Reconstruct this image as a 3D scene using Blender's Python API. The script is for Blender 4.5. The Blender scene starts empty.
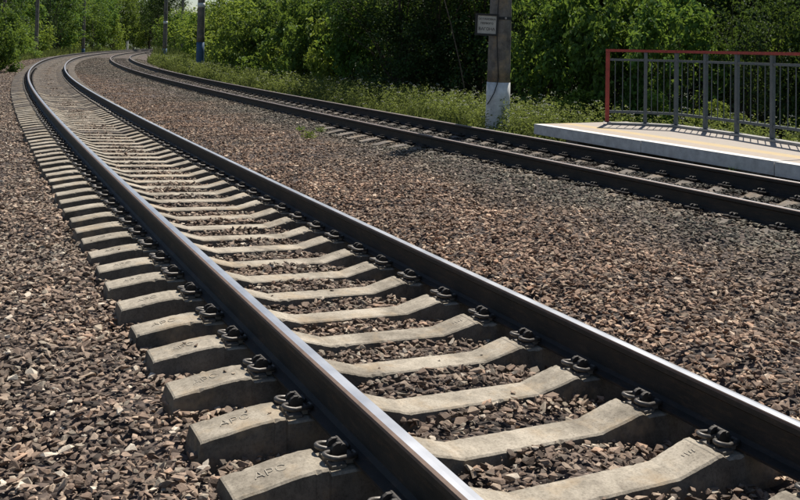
import bpy, bmesh, math, random
import numpy as np
from mathutils import Vector, Matrix

random.seed(7)
RNG = np.random.default_rng(7)
C = bpy.context.scene.collection
SC = bpy.context.scene

# ------------------------------------------------------------------ camera
PITCH, ROLL, H = -0.03065, -0.01904, 1.42869
cam_d = bpy.data.cameras.new('camera')
cam = bpy.data.objects.new('camera', cam_d)
C.objects.link(cam)
cp, sp = math.cos(PITCH), math.sin(PITCH)
cr, sr = math.cos(ROLL), math.sin(ROLL)
fwd = Vector((0, cp, -sp)); up0 = Vector((0, sp, cp)); ri0 = Vector((1, 0, 0))
ri = ri0 * cr - up0 * sr
up = ri0 * sr + up0 * cr
M4 = Matrix(((ri.x, up.x, -fwd.x, 0), (ri.y, up.y, -fwd.y, 0), (ri.z, up.z, -fwd.z, H), (0, 0, 0, 1)))
cam.matrix_world = M4
cam_d.sensor_width = 36.0
cam_d.lens = 860.35 / 800 * 36.0
cam_d.shift_y = -230 / 800
cam_d.clip_start = 0.05
cam_d.clip_end = 9000
SC.camera = cam

# ------------------------------------------------------------------ light
SUN_AZ = math.radians(22)      # from +Y towards +X
SUN_EL = math.radians(56)
world = bpy.data.worlds.new("World")
SC.world = world
world.use_nodes = True
wn = world.node_tree.nodes
sky = wn.new('ShaderNodeTexSky')
sky.sky_type = 'NISHITA'
sky.sun_disc = False
sky.sun_elevation = SUN_EL
sky.sun_rotation = SUN_AZ
sky.air_density = 1.0
sky.dust_density = 0.5
sky.ozone_density = 1.3
bgn = [n for n in wn if n.type == 'BACKGROUND'][0]
bgn.inputs['Strength'].default_value = 0.066
world.node_tree.links.new(sky.outputs[0], bgn.inputs['Color'])
sun_d = bpy.data.lights.new('sun', 'SUN')
sun_d.energy = 5.0
sun_d.angle = math.radians(0.5)
sun_d.color = (1.0, 0.94, 0.85)
sun = bpy.data.objects.new('sun', sun_d)
C.objects.link(sun)
sdir = Vector((math.sin(SUN_AZ) * math.cos(SUN_EL), math.cos(SUN_AZ) * math.cos(SUN_EL), math.sin(SUN_EL)))
sun.rotation_euler = sdir.to_track_quat('Z', 'Y').to_euler()
sun.location = (0, 0, 30)
SC.view_settings.view_transform = 'Standard'
SC.view_settings.look = 'None'
SC.view_settings.exposure = 0.35
SC.view_settings.gamma = 1.0
SC.view_settings.use_curve_mapping = False

# ------------------------------------------------------------------ helpers
def tag(o, label=None, cat=None, group=None, kind=None):
    if label: o['label'] = label
    if cat: o['category'] = cat
    if group: o['group'] = group
    if kind: o['kind'] = kind
    return o

def link(name, data, mat=None, parent=None, loc=None):
    o = bpy.data.objects.new(name, data)
    C.objects.link(o)
    if mat is not None and data is not None and not data.materials:
        data.materials.append(mat)
    if parent is not None: o.parent = parent
    if loc is not None: o.location = loc
    return o

def empty(name, loc=(0, 0, 0), rz=0.0):
    o = bpy.data.objects.new(name, None)
    C.objects.link(o)
    o.location = loc
    o.rotation_euler = (0, 0, rz)
    o.empty_display_size = 0.2
    return o

def mesh_np(name, V, F, smooth=False, matidx=None):
    """V (n,3), F (m,k) with constant k"""
    V = np.asarray(V, dtype=np.float32); F = np.asarray(F, dtype=np.int32)
    me = bpy.data.meshes.new(name)
    m, k = F.shape
    me.vertices.add(len(V)); me.vertices.foreach_set('co', V.ravel())
    me.loops.add(m * k); me.loops.foreach_set('vertex_index', F.ravel())
    me.polygons.add(m)
    me.polygons.foreach_set('loop_start', np.arange(0, m * k, k, dtype=np.int32))
    me.polygons.foreach_set('loop_total', np.full(m, k, dtype=np.int32))
    me.polygons.foreach_set('use_smooth', np.full(m, smooth, dtype=bool))
    if matidx is not None:
        me.polygons.foreach_set('material_index', np.asarray(matidx, dtype=np.int32))
    me.update(calc_edges=True)
    return me

class MB:
    """collects boxes, bars, tubes, lathes into one mesh"""
    def __init__(self): self.v = []; self.f = []
    def add(self, vs, fs):
        b = len(self.v); self.v += [tuple(v) for v in vs]; self.f += [tuple(i + b for i in f) for f in fs]
    def box(self, c, s, rz=0.0, mat=None):
        hx, hy, hz = s[0] / 2, s[1] / 2, s[2] / 2
        vs = []
        for x, y, z in ((-1, -1, -1), (1, -1, -1), (1, 1, -1), (-1, 1, -1), (-1, -1, 1), (1, -1, 1), (1, 1, 1), (-1, 1, 1)):
            p = Vector((x * hx, y * hy, z * hz))
            if mat is not None: p = mat @ p
            else:
                p = Vector((p.x * math.cos(rz) - p.y * math.sin(rz), p.x * math.sin(rz) + p.y * math.cos(rz), p.z))
            vs.append(p + Vector(c))
        self.add(vs, [(0, 3, 2, 1), (4, 5, 6, 7), (0, 1, 5, 4), (1, 2, 6, 5), (2, 3, 7, 6), (3, 0, 4, 7)])
    def bar(self, a, b, w, h):
        a = Vector(a); b = Vector(b); d = (b - a); L = d.length; d.normalize()
        upv = Vector((0, 0, 1)) if abs(d.z) < .95 else Vector((0, 1, 0))
        x = d.cross(upv).normalized(); z = x.cross(d).normalized()
        vs = []
        for e in (a, b):
            for sx, sz in ((-1, -1), (1, -1), (1, 1), (-1, 1)):
                vs.append(e + x * (sx * w / 2) + z * (sz * h / 2))
        self.add(vs, [(0, 3, 2, 1), (4, 5, 6, 7), (0, 1, 5, 4), (1, 2, 6, 5), (2, 3, 7, 6), (3, 0, 4, 7)])
    def tube(self, pts, rad, n=8, caps=True):
        pts = [Vector(p) for p in pts]
        if not hasattr(rad, '__len__'): rad = [rad] * len(pts)
        rings = []; prev = None
        for i, p in enumerate(pts):
            t = (pts[min(i + 1, len(pts) - 1)] - pts[max(i - 1, 0)]).normalized()
            if prev is None:
                a = Vector((0, 0, 1)) if abs(t.z) < .9 else Vector((1, 0, 0))
                x = t.cross(a).normalized()
            else:
                x = (prev - t * prev.dot(t)).normalized()
            prev = x; y = t.cross(x)
            rings.append([p + (x * math.cos(2 * math.pi * k / n) + y * math.sin(2 * math.pi * k / n)) * rad[i] for k in range(n)])
        vs = [v for r in rings for v in r]
        fs = []
        for i in range(len(rings) - 1):
            for k in range(n):
                fs.append((i * n + k, i * n + (k + 1) % n, (i + 1) * n + (k + 1) % n, (i + 1) * n + k))
        if caps:
            fs.append(tuple(range(n))[::-1]); fs.append(tuple((len(rings) - 1) * n + k for k in range(n)))
        self.add(vs, fs)
    def build(self, name, mat, parent=None, smooth=False, bevel=0.0):
        me = bpy.data.meshes.new(name)
        me.from_pydata(self.v, [], self.f)
        if bevel:
            bm = bmesh.new(); bm.from_mesh(me)
            bmesh.ops.bevel(bm, geom=[e for e in bm.edges if len(e.link_faces) == 2 and e.calc_face_angle(0) > .6],
                            offset=bevel, segments=2, profile=.5, affect='EDGES')
            bm.to_mesh(me); bm.free()
        if smooth:
            me.polygons.foreach_set('use_smooth', [True] * len(me.polygons))
        me.update()
        return link(name, me, mat, parent)

# node helpers -------------------------------------------------------------
def new_mat(name):
    m = bpy.data.materials.new(name); m.use_nodes = True
    nt = m.node_tree
    b = [n for n in nt.nodes if n.type == 'BSDF_PRINCIPLED'][0]
    return m, nt, b

def N(nt, t, **kw):
    n = nt.nodes.new(t)
    for k, v in kw.items():
        if k in n.inputs: n.inputs[k].default_value = v
        else: setattr(n, k, v)
    return n

def noise(nt, scale, detail=4, rough=.6, vec=None):
    n = N(nt, 'ShaderNodeTexNoise'); n.inputs['Scale'].default_value = scale
    n.inputs['Detail'].default_value = detail; n.inputs['Roughness'].default_value = rough
    if vec is not None: nt.links.new(vec, n.inputs['Vector'])
    return n.outputs['Fac']

def ramp(nt, fac, stops, interp='LINEAR'):
    r = N(nt, 'ShaderNodeValToRGB'); cr_ = r.color_ramp; cr_.interpolation = interp
    while len(cr_.elements) > 1: cr_.elements.remove(cr_.elements[-1])
    cr_.elements[0].position = stops[0][0]; cr_.elements[0].color = (*stops[0][1], 1)
    for p, c in stops[1:]:
        e = cr_.elements.new(p); e.color = (*c, 1)
    nt.links.new(fac, r.inputs[0])
    return r.outputs[0]

def mix(nt, fac, a, b, mode='MIX'):
    n = N(nt, 'ShaderNodeMix'); n.data_type = 'RGBA'; n.blend_type = mode
    for s, v in ((0, fac), (6, a), (7, b)):
        if hasattr(v, 'default_value') or hasattr(v, 'is_linked'): nt.links.new(v, n.inputs[s])
        elif s == 0: n.inputs[0].default_value = v
        else: n.inputs[s].default_value = (*v, 1)
    return n.outputs[2]

def math_n(nt, op, a, b=None):
    n = N(nt, 'ShaderNodeMath'); n.operation = op
    for i, v in enumerate((a, b)):
        if v is None: continue
        if hasattr(v, 'is_linked'): nt.links.new(v, n.inputs[i])
        else: n.inputs[i].default_value = v
    return n.outputs[0]

def bump(nt, bsdf, fac, strength, dist):
    b = N(nt, 'ShaderNodeBump'); b.inputs['Strength'].default_value = strength; b.inputs['Distance'].default_value = dist
    nt.links.new(fac, b.inputs['Height']); nt.links.new(b.outputs[0], bsdf.inputs['Normal'])

def simple_mat(name, col, rough=.7, metal=0.0, var=.25, scale=8, bumpd=0.002, bscale=60):
    m, nt, b = new_mat(name)
    tc = N(nt, 'ShaderNodeTexCoord').outputs['Object']
    f = noise(nt, scale, 5, .65, tc)
    lo = tuple(c * (1 - var) for c in col); hi = tuple(min(1, c * (1 + var)) for c in col)
    nt.links.new(ramp(nt, f, [(.3, lo), (.7, hi)]), b.inputs['Base Color'])
    b.inputs['Roughness'].default_value = rough; b.inputs['Metallic'].default_value = metal
    if bumpd: bump(nt, b, noise(nt, bscale, 4, .6, tc), .6, bumpd)
    return m

# ------------------------------------------------------------------ materials
def mat_stone(name='crushed_stone', tint=(1, 1, 1)):
    m, nt, b = new_mat(name)
    g = N(nt, 'ShaderNodeNewGeometry'); oi = N(nt, 'ShaderNodeObjectInfo')
    r = math_n(nt, 'FRACT', math_n(nt, 'ADD', g.outputs['Random Per Island'], oi.outputs['Random']))
    warm = ramp(nt, r, [(0, (.100, .072, .055)), (.12, (.175, .125, .095)), (.28, (.26, .195, .150)), (.42, (.145, .115, .092)),
                        (.55, (.33, .25, .195)), (.66, (.21, .155, .12)), (.76, (.29, .25, .20)), (.86, (.39, .31, .24)),
                        (.95, (.42, .29, .21)), (.965, (.55, .49, .41))], 'CONSTANT')
    grey = ramp(nt, r, [(0, (.070, .072, .062)), (.25, (.13, .13, .11)), (.45, (.10, .105, .09)), (.65, (.20, .20, .17)),
                        (.82, (.16, .145, .12)), (.93, (.34, .33, .29))], 'CONSTANT')
    big = noise(nt, .55, 2, .5, g.outputs['Position'])
    sep = N(nt, 'ShaderNodeSeparateXYZ'); nt.links.new(g.outputs['Position'], sep.inputs[0])
    # greyer, mossier stone towards the second track: line x*.89+y*.45
    a = math_n(nt, 'ADD', math_n(nt, 'MULTIPLY', sep.outputs[0], .89), math_n(nt, 'MULTIPLY', sep.outputs[1], .45))
    mr = N(nt, 'ShaderNodeMapRange'); nt.links.new(a, mr.inputs[0])
    mr.inputs[1].default_value = 4.9; mr.inputs[2].default_value = 6.0
    mr.inputs[3].default_value = 0; mr.inputs[4].default_value = .92
    f = math_n(nt, 'ADD', mr.outputs[0], math_n(nt, 'MULTIPLY', math_n(nt, 'SUBTRACT', big, .5), 1.6))
    cl = N(nt, 'ShaderNodeClamp'); nt.links.new(f, cl.inputs[0])
    base = mix(nt, cl.outputs[0], warm, grey)
    tc = N(nt, 'ShaderNodeTexCoord').outputs['Object']
    n1 = noise(nt, 55, 5, .7, g.outputs['Position'])
    base = mix(nt, .6, base, ramp(nt, n1, [(.3, (.95, .93, .90)), (.72, (2.0, 1.94, 1.84))]), 'MULTIPLY')
    patch = ramp(nt, noise(nt, 1.3, 4, .6, g.outputs['Position']), [(.36, (.66, .65, .64)), (.6, (1.10, 1.06, 1.0))])
    base = mix(nt, .8, base, patch, 'MULTIPLY')
    base = mix(nt, 1.0, base, tint, 'MULTIPLY')
    nt.links.new(base, b.inputs['Base Color'])
    b.inputs['Roughness'].default_value = .82
    b.inputs['Specular IOR Level'].default_value = .35
    bump(nt, b, noise(nt, 130, 4, .65, g.outputs['Position']), .7, .003)
    return m

def mat_ballast_bed():
    m, nt, b = new_mat('ballast_bed')
    g = N(nt, 'ShaderNodeNewGeometry')
    v = N(nt, 'ShaderNodeTexVoronoi'); v.inputs['Scale'].default_value = 22
    nt.links.new(g.outputs['Position'], v.inputs['Vector'])
    sepc = N(nt, 'ShaderNodeSeparateColor'); nt.links.new(v.outputs['Color'], sepc.inputs[0])
    col = ramp(nt, sepc.outputs[0], [(0, (.035, .026, .021)), (.3, (.085, .062, .05)), (.6, (.13, .096, .077)), (.85, (.20, .15, .12))], 'CONSTANT')
    nt.links.new(col, b.inputs['Base Color'])
    b.inputs['Roughness'].default_value = .9
    inv = math_n(nt, 'SUBTRACT', 1.0, v.outputs['Distance'])
    bump(nt, b, inv, 1.0, .05)
    return m

def mat_concrete(name, lo=(.27, .25, .215), hi=(.50, .465, .40), stain=True):
    m, nt, b = new_mat(name)
    tc = N(nt, 'ShaderNodeTexCoord').outputs['Object']
    oi = N(nt, 'ShaderNodeObjectInfo')
    vadd = N(nt, 'ShaderNodeVectorMath'); vadd.operation = 'ADD'
    nt.links.new(tc, vadd.inputs[0])
    sc = N(nt, 'ShaderNodeVectorMath'); sc.operation = 'SCALE'; sc.inputs[0].default_value = (13, 7, 3)
    nt.links.new(oi.outputs['Random'], sc.inputs['Scale']); nt.links.new(sc.outputs[0], vadd.inputs[1])
    p = vadd.outputs[0]
    base = ramp(nt, noise(nt, 5, 6, .7, p), [(.28, lo), (.62, hi)])
    fine = ramp(nt, noise(nt, 90, 4, .75, p), [(.30, (.50, .49, .47)), (.52, (1, 1, 1)), (.8, (1.14, 1.13, 1.10))])
    base = mix(nt, .8, base, fine, 'MULTIPLY')
    # small pits and lichen specks
    vo = N(nt, 'ShaderNodeTexVoronoi'); vo.inputs['Scale'].default_value = 70; nt.links.new(p, vo.inputs['Vector'])
    pits = ramp(nt, vo.outputs['Distance'], [(.06, (.5, .48, .45)), (.16, (1, 1, 1))])
    base = mix(nt, .55, base, pits, 'MULTIPLY')
    if stain:
        st = ramp(nt, noise(nt, 2.6, 5, .75, p), [(.44, (1, 1, 1)), (.62, (.50, .49, .48))])
        base = mix(nt, .8, base, st, 'MULTIPLY')
        ru = ramp(nt, noise(nt, 3.7, 4, .7, p), [(.52, (0, 0, 0)), (.72, (.55, .55, .55))])
        base = mix(nt, ru, base, (.40, .29, .17))
    nt.links.new(base, b.inputs['Base Color'])
    b.inputs['Roughness'].default_value = .88
    b.inputs['Specular IOR Level'].default_value = .3
    bump(nt, b, noise(nt, 140, 5, .7, p), .55, .003)
    return m

def mat_leaf(name, dark, light, trans=.38, yellow=(.33, .43, .055)):
    m = bpy.data.materials.new(name); m.use_nodes = True; nt = m.node_tree
    for n in list(nt.nodes): nt.nodes.remove(n)
    out = N(nt, 'ShaderNodeOutputMaterial')
    g = N(nt, 'ShaderNodeNewGeometry'); oi = N(nt, 'ShaderNodeObjectInfo')
    r = g.outputs['Random Per Island']
    col = ramp(nt, r, [(0, dark), (.55, tuple((a + b) / 2 for a, b in zip(dark, light))), (.9, light), (1, tuple(min(1, c * 1.3) for c in light))])
    hs = N(nt, 'ShaderNodeHueSaturation')
    mr = N(nt, 'ShaderNodeMapRange'); nt.links.new(oi.outputs['Random'], mr.inputs[0]); mr.inputs[3].default_value = .475; mr.inputs[4].default_value = .515
    mv = N(nt, 'ShaderNodeMapRange'); nt.links.new(oi.outputs['Random'], mv.inputs[0]); mv.inputs[3].default_value = .8; mv.inputs[4].default_value = 1.15
    nt.links.new(mr.outputs[0], hs.inputs['Hue']); nt.links.new(mv.outputs[0], hs.inputs['Value']); nt.links.new(col, hs.inputs['Color'])
    d = N(nt, 'ShaderNodeBsdfDiffuse'); nt.links.new(hs.outputs[0], d.inputs['Color'])
    t = N(nt, 'ShaderNodeBsdfTranslucent')
    tcx = mix(nt, .45, hs.outputs[0], yellow); nt.links.new(tcx, t.inputs['Color'])
    gl = N(nt, 'ShaderNodeBsdfGlossy'); gl.inputs['Roughness'].default_value = .6; gl.inputs['Color'].default_value = (1, 1, 1, 1)
    m1 = N(nt, 'ShaderNodeMixShader'); m1.inputs[0].default_value = trans
    nt.links.new(d.outputs[0], m1.inputs[1]); nt.links.new(t.outputs[0], m1.inputs[2])
    m2 = N(nt, 'ShaderNodeMixShader'); m2.inputs[0].default_value = .02
    nt.links.new(m1.outputs[0], m2.inputs[1]); nt.links.new(gl.outputs[0], m2.inputs[2])
    nt.links.new(m2.outputs[0], out.inputs[0])
    return m

def mat_metal_top():
    m, nt, b = new_mat('polished_running_surface')
    g = N(nt, 'ShaderNodeNewGeometry')
    f = noise(nt, 5, 3, .5, g.outputs['Position'])
    nt.links.new(ramp(nt, f, [(.3, (.47, .475, .49)), (.7, (.55, .555, .57))]), b.inputs['Base Color'])
    b.inputs['Metallic'].default_value = 1.0
    nt.links.new(ramp(nt, f, [(.3, (.34, .34, .34)), (.7, (.37, .37, .37))]), b.inputs['Roughness'])
    return m

def mat_rail_side():
    m, nt, b = new_mat('greasy_rusted_rail_steel')
    g = N(nt, 'ShaderNodeNewGeometry')
    f = noise(nt, 6, 6, .7, g.outputs['Position'])
    c = ramp(nt, f, [(.25, (.012, .011, .009)), (.55, (.026, .021, .017)), (.8, (.045, .032, .025))])
    f2 = noise(nt, 80, 4, .7, g.outputs['Position'])
    mp_ = N(nt, 'ShaderNodeMapping'); mp_.inputs['Scale'].default_value = (9, 9, 45); nt.links.new(g.outputs['Position'], mp_.inputs[0])
    f3 = noise(nt, 1.0, 6, .75, mp_.outputs[0])
    c = mix(nt, ramp(nt, f3, [(.50, (0, 0, 0)), (.68, (.7, .7, .7))]), c, (.085, .052, .032))
    c = mix(nt, .6, c, ramp(nt, f2, [(.3, (.6, .6, .6)), (.7, (1.2, 1.15, 1.1))]), 'MULTIPLY')
    nt.links.new(c, b.inputs['Base Color'])
    b.inputs['Roughness'].default_value = .68
    bump(nt, b, f2, .4, .002)
    return m

M = {}
M['stone'] = mat_stone()
M['stone_brown'] = mat_stone('reddish_crushed_stone', (.97, .88, .82))
M['stone_dark_shaded'] = mat_stone('dark_stone_with_rail_shade', (.36, .34, .32))  # dark stone between the farther rails, tint also paints in the rail's shadow
M['stone_grimy'] = mat_stone('grimy_crushed_stone', (.80, .80, .80))
M['bed'] = mat_ballast_bed()
M['sleeper'] = mat_concrete('sleeper_concrete', (.24, .208, .160), (.475, .42, .335))
M['sleeper_dusty'] = mat_concrete('brown_dusted_concrete', (.115, .098, .082), (.225, .195, .165))
M['sleeper_side'] = mat_concrete('shade_darkened_concrete', (.085, .076, .062), (.20, .178, .145))  # sleeper sides and ends: shade painted in as a darker concrete colour
M['pole'] = mat_concrete('pole_concrete', (.13, .115, .10), (.22, .20, .18), True)
M['lettering'] = simple_mat('relief_shade_letters', (.285, .25, .195), .9, 0, .4, 40)  # darker colour stands for the shadow in the letters' relief
M['run'] = mat_metal_top()
M['side'] = mat_rail_side()
M['edge'] = simple_mat('brown_rail_head_edge', (.13, .08, .055), .6, .1, .3, 12, .0006, 90)
M['clip'] = simple_mat('dark_spring_steel', (.11, .10, .09), .45, .4, .35, 30, .001)
M['anchor'] = simple_mat('cast_anchor_iron', (.045, .04, .036), .6, .3, .35, 30, .001)
M['pad'] = simple_mat('grey_plastic_insulator', (.15, .135, .115), .7, 0, .3, 20)
M['slab'] = mat_concrete('slab_concrete', (.30, .29, .27), (.42, .40, .37), False)
M['white'] = simple_mat('white_paint', (.66, .66, .64), .75, 0, .16, 5)
M['whitewash'] = simple_mat('flaking_whitewash', (.62, .62, .60), .85, 0, .25, 7, .003, 40)
M['grey'] = simple_mat('grey_paint', (.095, .112, .122), .6, .05, .2, 14)
M['red'] = simple_mat('red_paint', (.30, .045, .035), .65, 0, .28, 14)
M['blue'] = simple_mat('blue_paint', (.045, .10, .19), .7, 0, .25, 6)
M['black'] = simple_mat('black_paint', (.012, .012, .012), .6, 0, .2, 10)
M['signwhite'] = simple_mat('faded_sign_enamel', (.44, .42, .38), .6, 0, .16, 9)
M['bark'] = simple_mat('bark', (.085, .065, .05), .9, 0, .4, 10, .01, 25)
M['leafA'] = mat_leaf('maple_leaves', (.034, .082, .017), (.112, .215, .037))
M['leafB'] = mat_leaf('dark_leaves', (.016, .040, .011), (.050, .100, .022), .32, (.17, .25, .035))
M['leafC'] = mat_leaf('light_leaves', (.066, .130, .020), (.19, .29, .045), .45, (.42, .50, .065))
M['leafW'] = mat_leaf('weed_leaves', (.10, .15, .035), (.26, .35, .09), .4, (.30, .36, .08))
M['grass'] = mat_leaf('grass_blades', (.09, .13, .035), (.22, .26, .08), .35, (.32, .34, .09))
M['petal'] = simple_mat('white_petals', (.62, .62, .56), .8, 0, .1, 9, 0)

# ------------------------------------------------------------------ track geometry
KN = np.array([-4, 8, 20, 35, 55, 80, 120, 200., 320])
KV = np.array([-.00184, -.00149, -.0018, -.00292, -.00193, -.00293, -.0013, -.0020, -.0026])
S = np.arange(-12, 330, .25)
kk = np.interp(S, KN, KV)
TH = np.concatenate([[0], np.cumsum((kk[1:] + kk[:-1]) / 2 * .25)])
TH = TH - np.interp(0, S, TH) + .47547
_dx, _dy = -np.sin(TH), np.cos(TH)
PX = np.concatenate([[0], np.cumsum((_dx[1:] + _dx[:-1]) / 2 * .25)])
PY = np.concatenate([[0], np.cumsum((_dy[1:] + _dy[:-1]) / 2 * .25)])
PX += .50174 - np.interp(0, S, PX); PY += 2.30001 - np.interp(0, S, PY)
G = 1.595          # between rail centres
CANT = .07363
DS, S0 = .47658, 1.83259

def D2(s):
    s = np.minimum(s, 106)
    return 5.52523 - .02068 * s + .00009 * s * s

def P(s, u, z=0.0):
    """point at path length s, u metres right of the first track's left rail, height z"""
    th = np.interp(s, S, TH)
    return np.stack([np.interp(s, S, PX) + u * np.cos(th), np.interp(s, S, PY) + u * np.sin(th), z + 0 * th + 0 * np.asarray(u)], -1)

def heading(s): return float(np.interp(s, S, TH))

def smooth01(x): x = np.clip(x, 0, 1); return x * x * (3 - 2 * x)

UP = np.array([-9.0, -4.2, -2.3, -1.2, -.62, -.45, -.1, .15, .35, .8, 1.25, 1.45, 1.75, 2.12, 2.4, 3.4])
ZP = np.array([-.62, -.50, -.32, -.290, -.278, -.298, -.335, -.350, -.300, -.292, -.345, -.385, -.38, -.35, -.29, -.24])
def ground_z(s, u):
    """height of the ballast surface"""
    s = np.asarray(s, float); u = np.asarray(u, float)
    z = np.interp(u, UP, ZP)
    d = u - D2(s)                       # from the second track's left rail
    z2 = np.interp(d, [-1.4, -.75, -.3, .25, .8, 1.3, 1.7, 2.3, 3.2, 4.2, 7], [-.205, -.185, -.190, -.226, -.220, -.232, -.25, -.26, -.42, -.50, -.55])
    gap = np.exp(-((s - 12.6) / 2.1) ** 4) * np.exp(-((d + .62) / .5) ** 2)
    z2 = z2 - .082 * gap
    w = smooth01((d + 1.9) / .6)
    z = z * (1 - w) + z2 * w
    # heaps and hollows of tipped stone
    lump = .016 * np.sin(s * 3.1 + 1.3 * u) + .012 * np.sin(u * 4.3 - s * 1.7) + .010 * np.sin(s * 7.3 + u * 5.1 + 1)
    amp = np.where((u > -.6) & (u < 2.2), .55, 1.0) * np.where(d > -.9, .25, 1.0)
    return z + lump * amp

# ---- ground -------------------------------------------------------------
def mat_ground():
    m, nt, b = new_mat('soil_and_litter')
    g = N(nt, 'ShaderNodeNewGeometry')
    c = ramp(nt, noise(nt, .9, 6, .7, g.outputs['Position']), [(.3, (.045, .04, .025)), (.5, (.05, .07, .025)), (.7, (.075, .10, .035))])
    nt.links.new(c, b.inputs['Base Color']); b.inputs['Roughness'].default_value = .95
    bump(nt, b, noise(nt, 12, 5, .7, g.outputs['Position']), .8, .06)
    return m
M['ground'] = mat_ground()
n = 60
xs = np.concatenate([np.linspace(-3000, -120, 18), np.linspace(-100, 100, 41), np.linspace(120, 3000, 18)])
ys = np.concatenate([np.linspace(-400, -20, 6), np.linspace(-10, 300, 60), np.linspace(340, 4000, 18)])
gx, gy = np.meshgrid(xs, ys)
gz = -.62 + 0 * gx
V = np.stack([gx.ravel(), gy.ravel(), gz.ravel()], 1)
nx, ny = len(xs), len(ys)
ii = (np.arange(ny - 1)[:, None] * nx + np.arange(nx - 1)[None, :]).ravel()
F = np.stack([ii, ii + 1, ii + nx + 1, ii + nx], 1)
o = link('ground', mesh_np('ground', V, F), M['ground']); tag(o, kind='structure')

# hills behind the gap between the trees
def mat_hill():
    m, nt, b = new_mat('wooded_hillside')
    g = N(nt, 'ShaderNodeNewGeometry')
    c = ramp(nt, noise(nt, .03, 6, .7, g.outputs['Position']), [(.35, (.03, .05, .025)), (.6, (.06, .085, .035)), (.72, (.11, .11, .06))])
    nt.links.new(c, b.inputs['Base Color']); b.inputs['Roughness'].default_value = 1
    return m
hx = np.linspace(-1500, 900, 90); hy = np.linspace(0, 1, 14)
gx, gt = np.meshgrid(hx, hy)
ridge = 40 + 9 * np.sin(gx / 210 + 1.0) + 5 * np.sin(gx / 77) + 2.0 * np.sin(gx / 23)
gz = -1 + (ridge) * np.sin(np.clip(gt, 0, 1) * math.pi * .55) + 1.2 * RNG.normal(size=gx.shape) * gt
gyy = 780 + 420 * gt
V = np.stack([gx.ravel(), gyy.ravel(), gz.ravel()], 1)
nx, ny = len(hx), len(hy)
ii = (np.arange(ny - 1)[:, None] * nx + np.arange(nx - 1)[None, :]).ravel()
o = link('hills', mesh_np('hills', V, np.stack([ii, ii + 1, ii + nx + 1, ii + nx], 1), True), mat_hill()); tag(o, kind='structure')

# ---- ballast bed ---------------------------------------------------------
ss = np.concatenate([np.arange(-8, 30, .12), np.arange(30, 90, .4), np.arange(90, 320, 1.5)])
uu = np.concatenate([np.arange(-9, -3, .4), np.arange(-3, 9.6, .12), np.arange(9.6, 14, .5)])
gs, gu = np.meshgrid(ss, uu, indexing='ij')
gz = ground_z(gs, gu) - .034
j = RNG.normal(size=gz.shape) * .006 * (gs < 30)
edge = np.interp(gu, [-9, -7, 10.5, 13], [-.12, 0, 0, -.12])
W = P(gs.ravel(), gu.ravel(), (gz + j + edge).ravel())
nu, ns = len(uu), len(ss)
ii = (np.arange(ns - 1)[:, None] * nu + np.arange(nu - 1)[None, :]).ravel()
ballast = link('ballast', mesh_np('ballast', W, np.stack([ii, ii + 1, ii + nu + 1, ii + nu], 1), True), M['bed'])
tag(ballast, kind='structure')
M['bed'].name = 'ballast_bed'

# ---- stones ---------------------------------------------------------------
def stone_proto(k):
    rg = np.random.default_rng(100 + k)
    pts = rg.normal(size=(11, 3)); pts /= np.linalg.norm(pts, axis=1)[:, None]
    pts *= rg.uniform(.75, 1.15, size=(11, 1))
    pts *= np.array([1.0, rg.uniform(.6, .85), rg.uniform(.30, .52)]) * .5
    bm = bmesh.new()
    for p in pts: bm.verts.new(p)
    r = bmesh.ops.convex_hull(bm, input=list(bm.verts))
    loose = [v for v in bm.verts if not v.link_faces]
    bmesh.ops.delete(bm, geom=loose, context='VERTS')
    bmesh.ops.triangulate(bm, faces=bm.faces[:])
    bmesh.ops.recalc_face_normals(bm, faces=bm.faces[:])
    bm.verts.index_update()
    Vv = np.array([v.co[:] for v in bm.verts]); Ff = np.array([[v.index for v in f.verts] for f in bm.faces])
    bm.free()
    return Vv, Ff
PROTO = [stone_proto(k) for k in range(26)]

def cam_xy(W):
    """pixel (800x500 frame) and depth"""
    R = np.array([ri[:], up[:], fwd[:]])
    q = (W - np.array([0, 0, H])) @ R.T
    d = np.maximum(q[:, 2], .05)
    return 400 + 860.35 * q[:, 0] / d, 20 - 860.35 * q[:, 1] / d, q[:, 2]

def in_view(W, mx=140, my=90):
    x, y, d = cam_xy(W)
    return (d > .8) & (x > -mx) & (x < 800 + mx) & (y < 500 + my)

def rand_rot(n, tilt):
    a = RNG.uniform(0, 2 * math.pi, n)
    ax = RNG.normal(size=n) * tilt; ay = RNG.normal(size=n) * tilt
    ca, sa = np.cos(a), np.sin(a)
    Rz = np.zeros((n, 3, 3)); Rz[:, 0, 0] = ca; Rz[:, 0, 1] = -sa; Rz[:, 1, 0] = sa; Rz[:, 1, 1] = ca; Rz[:, 2, 2] = 1
    cx, sx = np.cos(ax), np.sin(ax)
    Rx = np.zeros((n, 3, 3)); Rx[:, 0, 0] = 1; Rx[:, 1, 1] = cx; Rx[:, 1, 2] = -sx; Rx[:, 2, 1] = sx; Rx[:, 2, 2] = cx
    cy_, sy = np.cos(ay), np.sin(ay)
    Ry = np.zeros((n, 3, 3)); Ry[:, 0, 0] = cy_; Ry[:, 0, 2] = sy; Ry[:, 2, 0] = -sy; Ry[:, 2, 2] = cy_; Ry[:, 1, 1] = 1
    return Ry @ Rx @ Rz

def on_sleeper(s, u):
    """True where a stone would lie inside a sleeper or a rail"""
    k = (s - S0) / DS; f = np.abs(k - np.round(k)) * DS
    a = (f < .105) & (np.abs(u - G / 2) < 1.36)
    r = (np.abs(u) < .075) | (np.abs(u - G) < .075)
    d = u - D2(s)
    f2 = np.abs((s - .1) / .52 - np.round((s - .1) / .52)) * .52
    b = (f2 < .12) & (d > -.36) & (np.abs(d - G / 2) < 1.2)
    r2 = (np.abs(d) < .085) | (np.abs(d - G) < .085)
    return a | r | b | r2

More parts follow.
